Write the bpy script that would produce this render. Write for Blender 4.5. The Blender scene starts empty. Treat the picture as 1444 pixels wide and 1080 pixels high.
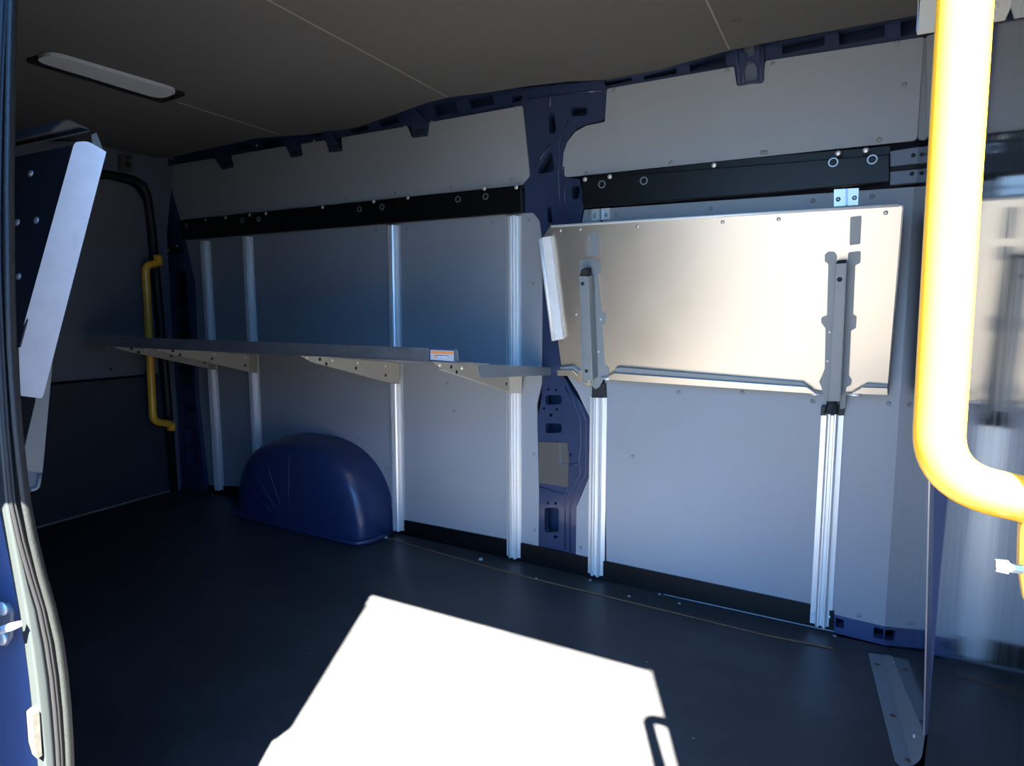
import bpy, bmesh, math, random
from mathutils import Vector, Matrix
from mathutils.geometry import tessellate_polygon
random.seed(4)
scn = bpy.context.scene
COL = scn.collection

# ---------------------------------------------------------------- camera, light, exposure
FPX, YAW, PIT = 889.0, math.radians(28.0), math.radians(6.9)
CAM = Vector((0, 0, 1.05))
HD = Vector((-math.sin(YAW)*math.cos(PIT), math.cos(YAW)*math.cos(PIT), -math.sin(PIT)))
RT = Vector((math.cos(YAW), math.sin(YAW), 0))
UP = RT.cross(HD)
cd = bpy.data.cameras.new('camera'); cam = bpy.data.objects.new('camera', cd); COL.objects.link(cam)
cam.matrix_world = Matrix(((RT.x, UP.x, -HD.x, CAM.x), (RT.y, UP.y, -HD.y, CAM.y), (RT.z, UP.z, -HD.z, CAM.z), (0, 0, 0, 1)))
cd.sensor_fit = 'HORIZONTAL'; cd.sensor_width = 36; cd.lens = 36*FPX/1444; cd.clip_start = 0.02
scn.camera = cam

SUN_AZ = math.radians(24.4); SUN_TAN = 1.25
sd = Vector((-math.sin(SUN_AZ), math.cos(SUN_AZ), -SUN_TAN)).normalized()
sl = bpy.data.lights.new('sun', 'SUN'); so = bpy.data.objects.new('sun', sl); COL.objects.link(so)
so.rotation_euler = sd.to_track_quat('-Z', 'Y').to_euler()
sl.energy = 500; sl.angle = math.radians(0.53); sl.color = (1.0, 0.94, 0.84)
wd = bpy.data.worlds.new('sky'); scn.world = wd; wd.use_nodes = True
wn = wd.node_tree.nodes; wl = wd.node_tree.links
sky = wn.new('ShaderNodeTexSky'); sky.sky_type = 'NISHITA'; sky.sun_disc = False
sky.sun_elevation = math.atan(SUN_TAN); sky.sun_rotation = math.pi - SUN_AZ
bgn = wn['Background']; tint = wn.new('ShaderNodeMix'); tint.data_type = 'RGBA'; tint.blend_type = 'MULTIPLY'; tint.inputs[0].default_value = 1
tint.inputs[7].default_value = (.34, .85, 1.58, 1); wl.new(sky.outputs[0], tint.inputs[6])      # deep blue clear sky
wl.new(tint.outputs[2], bgn.inputs[0]); bgn.inputs[1].default_value = 2.05
vs = scn.view_settings
vs.view_transform = 'Standard'; vs.look = 'None'; vs.gamma = 1; vs.use_curve_mapping = False
vs.exposure = -1.4

# ---------------------------------------------------------------- points of the place
def ray(px, py): return HD + RT*((px-722)/FPX) - UP*((py-540)/FPX)
def hit(px, py, p0, n):
    d = ray(px, py); n = Vector(n)
    return CAM + d*((Vector(p0)-CAM).dot(n)/d.dot(n))
WN = Vector((-.034, -1, 0)).normalized()          # far wall normal, towards the room (the van narrows to the rear)
def yw(x): return 2.2 - .034*x
def onw(px, py, t=0): return hit(px, py, (0, 2.2-t, 0), WN)
def onf(px, py, z=0): return hit(px, py, (0, 0, z), (0, 0, 1))
def onx(px, py, x): return hit(px, py, (x, 0, 0), (1, 0, 0))
def ony(px, py, y): return hit(px, py, (0, y, 0), (0, 1, 0))

# ---------------------------------------------------------------- materials
def mat(name, col, rough=.5, metal=0., var=0., vscale=8., bump=0., bscale=60., stretch=None, aniso=0., spec=None, dirt=None, coat=0., rvar=0.):
    m = bpy.data.materials.new(name); m.use_nodes = True
    n, l = m.node_tree.nodes, m.node_tree.links
    b = n['Principled BSDF']
    b.inputs['Base Color'].default_value = (*col, 1); b.inputs['Roughness'].default_value = rough
    b.inputs['Metallic'].default_value = metal; b.inputs['Anisotropic'].default_value = aniso
    b.inputs['Coat Weight'].default_value = coat; b.inputs['Coat Roughness'].default_value = .15
    if spec is not None: b.inputs['Specular IOR Level'].default_value = spec
    tc = n.new('ShaderNodeTexCoord'); mp = n.new('ShaderNodeMapping'); l.new(tc.outputs['Object'], mp.inputs[0])
    if stretch: mp.inputs['Scale'].default_value = stretch
    if var or dirt or rvar:
        t = n.new('ShaderNodeTexNoise'); t.inputs['Scale'].default_value = vscale; t.inputs['Detail'].default_value = 6
        t.inputs['Roughness'].default_value = .65
        l.new(mp.outputs[0], t.inputs[0])
        r = n.new('ShaderNodeValToRGB'); l.new(t.outputs[0], r.inputs[0])
        r.color_ramp.elements[0].position = .35; r.color_ramp.elements[1].position = .7
        c2 = dirt if dirt else [min(1, c*(1+var)) for c in col]; c1 = col if dirt else [c*(1-var) for c in col]
        r.color_ramp.elements[0].color = (*c1, 1); r.color_ramp.elements[1].color = (*c2, 1)
        if var or dirt: l.new(r.outputs[0], b.inputs['Base Color'])
        if rvar:
            mr = n.new('ShaderNodeMapRange'); l.new(t.outputs[0], mr.inputs[0])
            mr.inputs['From Min'].default_value = .3; mr.inputs['From Max'].default_value = .7
            mr.inputs['To Min'].default_value = rough*(1-rvar); mr.inputs['To Max'].default_value = rough*(1+rvar)
            l.new(mr.outputs[0], b.inputs['Roughness'])
    if bump:
        t = n.new('ShaderNodeTexNoise'); t.inputs['Scale'].default_value = bscale; t.inputs['Detail'].default_value = 3
        l.new(mp.outputs[0], t.inputs[0])
        bm = n.new('ShaderNodeBump'); bm.inputs['Strength'].default_value = bump; bm.inputs['Distance'].default_value = .004
        l.new(t.outputs[0], bm.inputs['Height']); l.new(bm.outputs[0], b.inputs['Normal'])
    return m
M = dict(
    lining=mat('grey_lining', (.265, .28, .30), .42, var=.04, vscale=3, bump=.04, bscale=250, rvar=.15),
    rearl=mat('shaded_rear_lining', (.13, .14, .16), .5, var=.05, vscale=3),  # colour darkened to carry the falloff of light towards the rear
    rearlow=mat('black_rear_lining', (.03, .033, .04), .6),
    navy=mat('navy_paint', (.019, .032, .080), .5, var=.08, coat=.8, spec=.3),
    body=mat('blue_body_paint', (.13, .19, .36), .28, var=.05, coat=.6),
    sill=mat('blue_sill_paint', (.03, .05, .13), .4),
    arch=mat('navy_plastic', (.020, .035, .10), .3, var=.15, vscale=30, bump=.05, bscale=300),
    cavity=mat('dark_cavity', (.01, .012, .02), .8),
    beige=mat('beige_card', (.072, .065, .056), .7, var=.05),
    black=mat('black_metal', (.003, .003, .0035), .42, var=.2, spec=.3),
    blackp=mat('black_plastic', (.01, .01, .011), .55),
    alu=mat('aluminium_sheet', (.58, .53, .455), .37, 1., var=.03, vscale=2.5, rvar=.1),
    aluw=mat('matt_aluminium', (.80, .83, .84), .5, .3, var=.05, vscale=30),
    alup=mat('aluminium_profile', (.78, .775, .76), .4, .6, var=.05, vscale=40, stretch=(1, 1, .05), rvar=.1),
    alud=mat('dull_aluminium', (.42, .45, .47), .42, .85, var=.12, vscale=25, rvar=.2),
    steel=mat('brushed_steel', (.42, .44, .45), .09, 1., var=.12, vscale=60, stretch=(1, 1, .06), bump=.006, bscale=90, rvar=.35),
    bracket=mat('grey_bracket_metal', (.20, .228, .24), .45, .2, var=.04),
    grb=mat('beige_grey_bracket_metal', (.42, .40, .35), .45, .2, var=.04),
    zinc=mat('zinc_screw', (.72, .72, .70), .35, .5),
    rivet=mat('grey_plastic_rivet', (.20, .22, .22), .5),
    yellow=mat('yellow_powder_coat', (.88, .46, .03), .3, coat=.4, var=.03),
    ceil=mat('dark_headliner', (.115, .113, .111), .85, var=.06, vscale=60, bump=.15, bscale=500, spec=.2),
    seam=mat('headliner_seam', (.26, .25, .23), .6),
    white=mat('cream_plate', (.38, .31, .21), .5, var=.04),
    rubber=mat('grey_textured_trim', (.008, .0095, .009), .5, var=.2, vscale=220, bump=.2, bscale=400),
    flange=mat('grey_painted_flange', (.020, .025, .025), .45, var=.05),
    seal=mat('black_rubber', (.004, .004, .0045), .55),
    diffuser=mat('frosted_diffuser', (.55, .58, .62), .35, var=.04),
    ground=mat('worn_asphalt', (.024, .0215, .019), .9, var=.1, vscale=2),
    wornsteel=mat('worn_door_edge', (.05, .048, .04), .6, var=.2, vscale=100),
    label=mat('silver_label', (.42, .46, .52), .4), labelb=mat('label_border', (.03, .05, .12), .5),
    orange=mat('orange_print', (.75, .28, .08), .5), labelw=mat('white_print', (.8, .8, .8), .5),
    green=mat('hedge_green', (.05, .08, .03), .8, var=.4, vscale=9), rust=mat('rust_mark', (.14, .07, .03), .8, var=.3, vscale=60),
    chip=mat('pale_grit', (.22, .22, .20), .8),
    bulk=mat('bulkhead_paint', (.10, .12, .16), .4),
)
# worn vinyl floor: dark sheet with scuffs and pale dusty patches
def floor_mat():
    m = bpy.data.materials.new('worn_vinyl_floor'); m.use_nodes = True
    n, l = m.node_tree.nodes, m.node_tree.links; b = n['Principled BSDF']
    tc = n.new('ShaderNodeTexCoord')
    def noise(sc, det, st=(1, 1, 1), rot=0):
        mp = n.new('ShaderNodeMapping'); mp.inputs['Scale'].default_value = st; mp.inputs['Rotation'].default_value = (0, 0, rot)
        l.new(tc.outputs['Object'], mp.inputs[0])
        t = n.new('ShaderNodeTexNoise'); t.inputs['Scale'].default_value = sc; t.inputs['Detail'].default_value = det
        t.inputs['Roughness'].default_value = .7; l.new(mp.outputs[0], t.inputs[0]); return t
    a = noise(2.2, 6, (1, 1.6, 1)); c = noise(30, 8, (1, 6, 1), .9)
    r1 = n.new('ShaderNodeValToRGB'); l.new(a.outputs[0], r1.inputs[0])
    e = r1.color_ramp.elements; e[0].position = .45; e[0].color = (.033, .033, .035, 1); e[1].position = .78; e[1].color = (.058, .06, .064, 1)
    r2 = n.new('ShaderNodeValToRGB'); l.new(c.outputs[0], r2.inputs[0])
    e = r2.color_ramp.elements; e[0].position = .3; e[0].color = (.72, .72, .72, 1); e[1].position = .55; e[1].color = (1, 1, 1, 1)
    mx = n.new('ShaderNodeMix'); mx.data_type = 'RGBA'; mx.blend_type = 'MULTIPLY'; mx.inputs[0].default_value = .8
    l.new(r1.outputs[0], mx.inputs[6]); l.new(r2.outputs[0], mx.inputs[7]); l.new(mx.outputs[2], b.inputs['Base Color'])
    mr = n.new('ShaderNodeMapRange'); l.new(c.outputs[0], mr.inputs[0]); mr.inputs['To Min'].default_value = .3; mr.inputs['To Max'].default_value = .55
    l.new(mr.outputs[0], b.inputs['Roughness'])
    b.inputs['Specular IOR Level'].default_value = .3
    d = noise(350, 2); bm = n.new('ShaderNodeBump'); bm.inputs['Strength'].default_value = .15; bm.inputs['Distance'].default_value = .002
    l.new(d.outputs[0], bm.inputs['Height']); l.new(bm.outputs[0], b.inputs['Normal'])
    return m
M['floor'] = floor_mat()

# ---------------------------------------------------------------- mesh helpers
def link(name, bm, m, parent=None, smooth=False, bev=0.):
    me = bpy.data.meshes.new(name)
    bmesh.ops.recalc_face_normals(bm, faces=bm.faces); bm.to_mesh(me); bm.free()
    o = bpy.data.objects.new(name, me); COL.objects.link(o); me.materials.append(m)
    if smooth:
        for p in me.polygons: p.use_smooth = True
    if parent: o.parent = parent
    if bev:
        md = o.modifiers.new('bevel', 'BEVEL'); md.width = bev; md.segments = 2; md.limit_method = 'ANGLE'; md.angle_limit = math.radians(40)
    return o
def tag(o, label, cat, group=None):
    o['label'] = label; o['category'] = cat
    if group: o['group'] = group
    return o
def thing(name, label, cat, loc=(0, 0, 0), group=None):
    # the Empty stands at the thing's base; children keep world coordinates through the inverse offset
    o = bpy.data.objects.new(name, None); COL.objects.link(o); o.location = loc; o.empty_display_size = .1
    return tag(o, label, cat, group)
def fix(root):
    inv = Matrix.Translation(-Vector(root.location))
    for c in root.children: c.matrix_parent_inverse = inv
def struct(o): o['kind'] = 'structure'; return o
def prism(bm, pts, vec, holes=()):
    """flat outline (3D points) with holes, given thickness by vec"""
    loops = [[Vector(p) for p in pts]] + [[Vector(p) for p in h] for h in holes]
    tris = tessellate_polygon(loops)
    flat = [p for lp in loops for p in lp]; vec = Vector(vec)
    A = [bm.verts.new(p) for p in flat]; B = [bm.verts.new(p+vec) for p in flat]
    for t in tris:
        for V, tt in ((A, t), (B, tuple(reversed(t)))):
            try: bm.faces.new([V[i] for i in tt])
            except ValueError: pass
    k = 0
    for lp in loops:
        n = len(lp)
        for i in range(n):
            a, b = k+i, k+(i+1) % n
            try: bm.faces.new((A[a], A[b], B[b], B[a]))
            except ValueError: pass
        k += n
    return bm
def rnd(pts, r, n=5):
    """round the corners of a closed outline; r is one radius or a list"""
    out = []; N = len(pts); pts = [Vector(p) for p in pts]
    for i, p in enumerate(pts):
        rr = r[i] if isinstance(r, (list, tuple)) else r
        a, b = pts[i-1]-p, pts[(i+1) % N]-p
        if rr <= 0 or a.length < 1e-6 or b.length < 1e-6: out.append(p); continue
        ang = a.angle(b, math.pi)
        if ang > 3.05: out.append(p); continue
        d = min(rr/math.tan(ang/2), a.length*.48, b.length*.48)
        s, e = p+a.normalized()*d, p+b.normalized()*d
        for k in range(n+1):
            t = k/n; out.append(s*(1-t)**2 + p*2*t*(1-t) + e*t*t)
    return out
def box(bm, x0, x1, y0, y1, z0, z1):
    v = [bm.verts.new((x, y, z)) for x in (x0, x1) for y in (y0, y1) for z in (z0, z1)]
    for f in ((0, 1, 3, 2), (4, 6, 7, 5), (0, 4, 5, 1), (2, 3, 7, 6), (0, 2, 6, 4), (1, 5, 7, 3)): bm.faces.new([v[i] for i in f])
    return bm
def tube(bm, pts, r, seg=12, cap=True):
    pts = [Vector(p) for p in pts]; N = len(pts); prev = None; rings = []
    for i, p in enumerate(pts):
        t = (pts[min(i+1, N-1)]-pts[max(i-1, 0)]).normalized()
        if prev is None:
            a = Vector((0, 0, 1)) if abs(t.z) < .9 else Vector((1, 0, 0)); u = t.cross(a).normalized()
        else: u = (prev - t*prev.dot(t)).normalized()
        prev = u; w = t.cross(u); rr = r[i] if isinstance(r, (list, tuple)) else r
        rings.append([bm.verts.new(p+(u*math.cos(2*math.pi*k/seg)+w*math.sin(2*math.pi*k/seg))*rr) for k in range(seg)])
    for a, b in zip(rings, rings[1:]):
        for k in range(seg): bm.faces.new((a[k], a[(k+1) % seg], b[(k+1) % seg], b[k]))
    if cap: bm.faces.new(rings[0]); bm.faces.new(rings[-1])
    return bm
def fillet(pts, r, n=8):
    out = [Vector(pts[0])]
    for i in range(1, len(pts)-1):
        p = Vector(pts[i]); a = Vector(pts[i-1])-p; b = Vector(pts[i+1])-p
        ang = a.angle(b); d = min(r/math.tan(ang/2), a.length*.49, b.length*.49)
        s, e = p+a.normalized()*d, p+b.normalized()*d
        for k in range(n+1):
            t = k/n; out.append(s*(1-t)**2+p*2*t*(1-t)+e*t*t)
    out.append(Vector(pts[-1])); return out
def dome(bm, c, n, r, h, seg=10):
    """a low button head standing on a surface"""
    c = Vector(c); n = Vector(n).normalized(); a = Vector((0, 0, 1)) if abs(n.z) < .9 else Vector((1, 0, 0))
    u = n.cross(a).normalized(); w = n.cross(u); prev = None
    for rr, hh in ((1, 0), (.98, .35), (.8, .75), (.45, 1.)):
        ring = [bm.verts.new(c+n*h*hh+(u*math.cos(2*math.pi*k/seg)+w*math.sin(2*math.pi*k/seg))*r*rr) for k in range(seg)]
        if prev:
            for k in range(seg): bm.faces.new((prev[k], prev[(k+1) % seg], ring[(k+1) % seg], ring[k]))
        prev = ring
    bm.faces.new(prev); return bm
def ringm(bm, c, n, R, r, seg=16):
    """raised eyelet with a hole in the middle"""
    c = Vector(c); n = Vector(n).normalized(); a = Vector((0, 0, 1)); u = n.cross(a).normalized(); w = n.cross(u); rings = []
    for rr, hh in ((R, 0), (R, .003), (r, .003), (r, 0)):
        rings.append([bm.verts.new(c+n*hh+(u*math.cos(2*math.pi*k/seg)+w*math.sin(2*math.pi*k/seg))*rr) for k in range(seg)])
    for a_, b_ in zip(rings, rings[1:]):
        for k in range(seg): bm.faces.new((a_[k], a_[(k+1) % seg], b_[(k+1) % seg], b_[k]))
    return bm
def studs(name, parent, pts, n, r, h, m):
    first = None
    for p in pts:
        if first is None:
            bm = bmesh.new(); dome(bm, (0, 0, 0), n, r, h); first = link(name, bm, m, parent, smooth=True); o = first
        else: o = first.copy(); COL.objects.link(o); o.parent = parent
        o.location = Vector(p)
def wplate(name, px, t0, t1, m, parent=None, r=0, holes=(), hr=.006, bev=0.):
    """sheet parallel to the far wall: front face t1 in front of the wall line, back face at t0"""
    bm = bmesh.new()
    o = rnd([onw(*p, t1) for p in px], r); H = [rnd([onw(*p, t1) for p in h], hr) for h in holes]
    prism(bm, o, -WN*(t1-t0), H)
    return link(name, bm, m, parent, bev=bev)
def sheet(name, pts, vec, m, parent=None, r=0, holes=(), bev=0.):
    bm = bmesh.new(); prism(bm, rnd(pts, r), vec, holes); return link(name, bm, m, parent, bev=bev)

# ---------------------------------------------------------------- van shell
bm = bmesh.new(); box(bm, -3.42, .30, .36, 2.40, -.10, -.004); struct(link('floor', bm, M['black']))
# the vinyl sheet stops at the cover strip along the far wall
e0, e1, e2, e3 = onf(530, 755), onf(722, 809), onf(1083, 897), onf(1175, 915)
fl = sheet('floor_covering', [(-3.40, .40, 0), (.176, .40, 0), (.176, e3.y+.09, 0), (e3.x, e3.y+.09, 0), e3, e2, e1, e0, (-1.875, 2.24, 0), (-3.40, 2.30, 0)], (0, 0, -.004), M['floor'])
tag(fl, 'dark grey scuffed vinyl floor sheet with a bright sunlit patch', 'floor covering')
st = sheet('floor_edge_strip', [(-1.86, 2.255, .003), e0+Vector((.012, .004, .003)), e1+Vector((0, .004, .003)), e2+Vector((0, .004, .003)), e3+Vector((0, .004, .003)), (e3.x, 2.195, .003)], (0, 0, -.005), M['floor'])
tag(st, 'dark cover strip on the floor along the foot of the far wall', 'floor strip')
bm = bmesh.new(); tube(bm, [e0+Vector((0, 0, .002)), e1+Vector((0, 0, .002)), e2+Vector((0, 0, .002)), e3+Vector((0, 0, .002))], .0028, 6)
link('rusty_seam', bm, M['rust'], st)
cp = Vector((.02, 2.1, .003)); studs('grit', fl, [onf(*p) + Vector((0, 0, -.001)) for p in ((909, 1003), (912, 933), (978, 1041), (437, 921), (252, 911))], (0, 0, 1), .0035, .002, M['chip'])
scr = [onf(*p) + Vector((0, 0, .003)) for p in ((544, 759), (678, 790), (756, 817), (832, 819), (887, 842), (930, 839), (958, 852), (1177, 898), (300, 699))]
for i, p in enumerate(scr):
    bm = bmesh.new(); dome(bm, (0, 0, 0), (0, 0, 1), .011 if i < 2 else .006, .009 if i < 2 else .004); o = link('floor_screw', bm, M['chip'], st, smooth=True); o.location = p

bm = bmesh.new(); prism(bm, [(-3.45, yw(-3.45)+.09, -.1), (.32, yw(.32)+.09, -.1), (.32, yw(.32)+.09, 1.98), (-3.45, yw(-3.45)+.09, 1.98)], (0, .04, 0))
struct(link('wall_far', bm, M['navy']))
bm = bmesh.new(); box(bm, -3.5, .5, .32, 2.45, 1.96, 2.0); struct(link('wall_roof', bm, M['body']))
# headliner in sections, its wavy edge short of the far wall
ce = [(-3.42, 2.20)] + [tuple(onf(x, y, 1.85)[:2]) for x, y in ((240, 222), (361, 195), (430, 190), (500, 181), (560, 160), (605, 144), (635, 137), (690, 130), (740, 122), (800, 115), (850, 113), (900, 107), (950, 93), (1025, 72), (1083, 60), (1180, 42), (1290, 22))] + [(.30, 2.17)]
bm = bmesh.new(); prism(bm, [(x, y, 1.85) for x, y in ce] + [(.30, .40, 1.85), (-3.42, .40, 1.85)], (0, 0, .012)); ceil = struct(link('ceiling', bm, M['ceil']))
for k, (a, b) in enumerate((((-1.383, .42), (-1.41, 2.12)), ((-.38, .42), (-.38, 2.155)), ((-2.385, 1.67), (-2.40, 2.20)))):
    bm = bmesh.new(); box(bm, 0, .005, 0, 1, -.0015, 0)
    for v in bm.verts: v.co = Vector((a[0]+(b[0]-a[0])*v.co.y+v.co.x, a[1]+(b[1]-a[1])*v.co.y, 1.85+v.co.z))
    link('seam', bm, M['seam'], ceil)
bm = bmesh.new(); ringm(bm, (0, 0, 0), (0, .001, -1), .014, .011); o = link('ceiling_plug', bm, M['ceil'], ceil); o.location = onf(1038, 27, 1.85)

# near side of the van: door opening between the rear pillar and the bulkhead
bm = bmesh.new(); box(bm, -3.42, -1.15, .38, .46, -.4, 1.96); box(bm, -1.15, .155, .36, .42, 1.84, 1.96); box(bm, .16, .5, .36, .42, -.4, 1.96); box(bm, -1.12, .16, .34, .41, -.4, -.02)
struct(link('wall_near', bm, M['body']))
bm = bmesh.new(); box(bm, -3.46, -3.42, .34, 2.42, -.3, 1.96); struct(link('wall_rear', bm, M['navy']))

# ---------------------------------------------------------------- far wall: ribs, pillars
roofpts = [(232, 240), (236, 220), (361, 190), (430, 182), (500, 172), (560, 152), (605, 138), (690, 122), (740, 114), (850, 104), (950, 86), (1025, 66), (1083, 52), (1180, 34), (1312, 8),
           (1312, 60), (1079, 96), (1036, 103), (858, 130), (739, 152), (605, 174), (460, 198), (345, 218)]
rh = [[(1103, 62), (1163, 49), (1163, 64), (1103, 77)], [(1183, 44), (1247, 30), (1248, 52), (1183, 64)], [(1270, 27), (1300, 20), (1300, 46), (1270, 52)],
      [(847, 116), (891, 109), (891, 114), (849, 122)], [(908, 107), (954, 96), (954, 104), (908, 112)], [(972, 90), (1023, 76), (1024, 94), (973, 101)],
      [(610, 148), (640, 140), (646, 158), (616, 164)], [(660, 139), (693, 134), (698, 147), (665, 153)], [(534, 171), (560, 164), (565, 173), (538, 179)],
      [(492, 182), (517, 177), (521, 183), (495, 187)], [(365, 199), (390, 194), (396, 205), (371, 210)], [(745, 126), (777, 121), (779, 132), (748, 137)],
      [(792, 119), (808, 117), (815, 125), (793, 129)], [(722, 136), (736, 134), (736, 142), (722, 145)], [(440, 187), (458, 184), (460, 190), (444, 194)], [(330, 205), (352, 201), (356, 208), (336, 213)]]
struct(wplate('trim_1', roofpts, -.035, -.008, M['navy'], holes=rh, hr=.002, bev=.003))
# middle pillar
pil = [(739, 150), (736, 124), (850, 113), (857, 128), (856, 163), (848, 171), (832, 174), (815, 180), (803, 192), (797, 208), (794, 232), (797, 250), (818, 253), (823, 292), (812, 335), (800, 420), (795, 530), (806, 550), (822, 572),
       (831, 592), (830, 672), (818, 700), (813, 715), (812, 784), (760, 779), (759, 690), (758, 590), (764, 560), (766, 520), (766, 340), (758, 305), (738, 300), (736, 262), (748, 248)]
ph = [[(773.5, 164), (778, 158), (781, 162), (785.5, 186), (774.5, 190)], [(805, 151), (828, 151), (828, 163), (805, 164)], [(755, 246), (777, 209), (783, 242)], [(771, 293), (776, 291), (780, 314), (772, 314)],
      [(806, 263), (818, 262), (818, 280), (807, 281)], [(769, 557), (792, 557), (792, 570), (769, 571)], [(769, 597), (792, 597), (792, 610), (769, 611)], [(768, 716), (788, 716), (788, 750), (768, 751)],
      [(771.5, 547), (774.5, 547), (774.5, 551), (771.5, 551)], [(782.5, 548), (785.5, 548), (785.5, 552), (782.5, 552)], [(765.5, 574), (768.5, 574), (768.5, 578), (765.5, 578)], [(783.5, 575), (787, 575), (787, 579), (783.5, 579)],
      [(774.5, 583), (779, 583), (779, 588), (774.5, 588)], [(803, 639), (806, 639), (806, 643), (803, 643)], [(771, 707), (774, 707), (774, 711), (771, 711)], [(782, 708), (785, 708), (785, 712), (782, 712)], [(781, 755), (786, 755), (786, 759), (781, 759)]]
mp_ = struct(wplate('trim_2', pil, -.03, .004, M['navy'], r=[.01]*len(pil), holes=ph, hr=.013, bev=.004))
for path in ([(797, 545), (808, 566), (818, 590), (819, 625), (816, 650), (818, 668), (804, 690), (797, 712), (797, 775)], [(803, 545), (815, 566), (826, 592), (826, 668), (811, 694), (804, 715), (804, 778)],
             [(776, 120), (776, 150)], [(745, 140), (820, 130), (850, 128)], [(795, 235), (797, 300)], [(801, 170), (788, 200), (787, 240), (790, 305)], [(761, 686), (795, 697), (801, 688)], [(803, 655), (817, 654)], [(754, 236), (776, 203)]):
    bm = bmesh.new(); tube(bm, fillet([onw(*p, .004) for p in path], .03), .0035, 6); link('pressed_ridge', bm, M['navy'], mp_, smooth=True)
cardp = wplate('cover_card', [(759.5, 623), (800, 624), (802, 650), (801, 687), (759.5, 681)], .004, .007, M['beige'], mp_)
bm = bmesh.new(); tube(bm, fillet([onw(790, 624, .008), onw(790, 653, .008), onw(800, 655, .008)], .01), .002, 6); link('card_fold', bm, M['bulk'], mp_)
# lower sill rail seen under the last panel, and kick strip
struct(wplate('trim_3', [(1176, 866), (1255, 886), (1255, 912), (1176, 892)], -.03, .006, M['sill'], holes=[[(1178, 871), (1190, 874), (1190, 886), (1178, 884)], [(1232, 884), (1246, 887), (1246, 902), (1232, 899)]], hr=.004, bev=.003))
bk = wplate('baseboard_far', [(248, 683), (345, 686), (568, 733), (715, 761), (828, 786), (1141, 852), (1176, 862), (1176, 893), (1155, 888), (935, 841), (842, 816), (726, 790), (562, 752), (340, 712), (248, 694)], .002, .012, M['black'])
struct(bk)
bm = bmesh.new(); tube(bm, [onw(936, 838, .014), onw(1155, 886, .014), onw(1176, 890, .014)], .002, 6); link('sealing_edge', bm, M['bracket'], bk)

# ---------------------------------------------------------------- lining panels
def panel(label, px, r, rivets, holes=(), grp=None, t0=-.002, t1=.006):
    c = onw(*px[-1], 0)
    o = wplate('lining_panel', px, t0, t1, M['lining'], r=r, holes=holes, bev=.0012)
    tag(o, label, 'wall panel', grp)
    studs('rivet', o, [onw(*p, t1) for p in rivets], WN, .0075, .0025, M['rivet'])
    return o
panel('long grey upper lining panel left of the middle pillar, notched around the roof clips',
      [(249, 311), (238, 270), (229, 244), (240, 233), (302, 223), (312, 239), (330, 236), (326, 219), (402, 206), (409, 222), (427, 220), (424, 203), (458, 198), (463, 215), (483, 213), (481, 194), (574, 178), (581, 194), (604, 192), (603, 173), (737, 149), (747, 248), (736, 261)],
      [.01]*23, [(362, 205), (443, 199), (571, 179), (609, 172), (488, 195), (728, 152), (636, 264), (557, 272), (488, 280), (425, 287), (366, 293), (721, 254), (310, 299), (270, 303)])
panel('grey upper lining panel right of the middle pillar with a rounded cut-out corner',
      [(797, 250), (793, 238), (795, 215), (800, 200), (811, 186), (827, 177), (853, 172), (856, 125), (1035, 94), (1039, 121), (1076, 117), (1079, 86), (1303, 52), (1293, 198)],
      [.012, .02, .03, .03, .03, .03, .008, .01, .008, .006, .006, .01, .008, .012], [(865, 127), (1026, 100), (1090, 90), (1265, 61), (946, 229), (826, 244), (1080, 215), (1240, 197), (1275, 120), (1075, 215)])
panel('narrow dark grey lower lining panel at the rear corner beside the louvred pillar',
      [(262, 338), (352, 330), (372, 690), (288, 683), (275, 560)], .004, [(320, 336), (300, 672)])
panel('grey lower lining panel above the wheel arch, crossed by the long shelf',
      [(352, 330), (558, 312), (572, 735), (372, 692)], .004, [(443, 333), (530, 325), (453, 528), (504, 619), (418, 605), (545, 660), (375, 340)])
panel('grey lower lining panel between the third and fourth uprights, behind the shelf sticker',
      [(558, 312), (752, 300), (761, 312), (765, 345), (764, 540), (757, 570), (760, 700), (759, 773), (572, 735)], [.003, .02, .02, 0, 0, 0, 0, .003, .003],
      [(573, 323), (695, 314), (640, 580), (746, 310), (631, 541), (753, 640), (754, 748), (752, 400)])
panel('narrow blue-grey lining strip right of the middle pillar behind the fifth upright',
      [(824, 296), (846, 294), (850, 540), (853, 791), (812, 783), (813, 715), (831, 672), (833, 592), (814, 552), (800, 530), (805, 400)], .004, [(831, 299), (819, 772), (840, 560)])
panel('large blue-grey lower lining panel under the folded shelf',
      [(850, 294), (1168, 272), (1166, 864), (1143, 853), (855, 792)], [.004, .004, .004, .004, .01], [(870, 303), (1002, 294), (957, 553), (1047, 553), (1146, 566), (893, 643), (1146, 283)])
panel('blue-grey lower lining panel in the corner against the bulkhead',
      [(1168, 272), (1309, 262), (1262, 886), (1246, 883), (1166, 864)], .004, [(1230, 277), (1211, 868), (1253, 569)])

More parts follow.
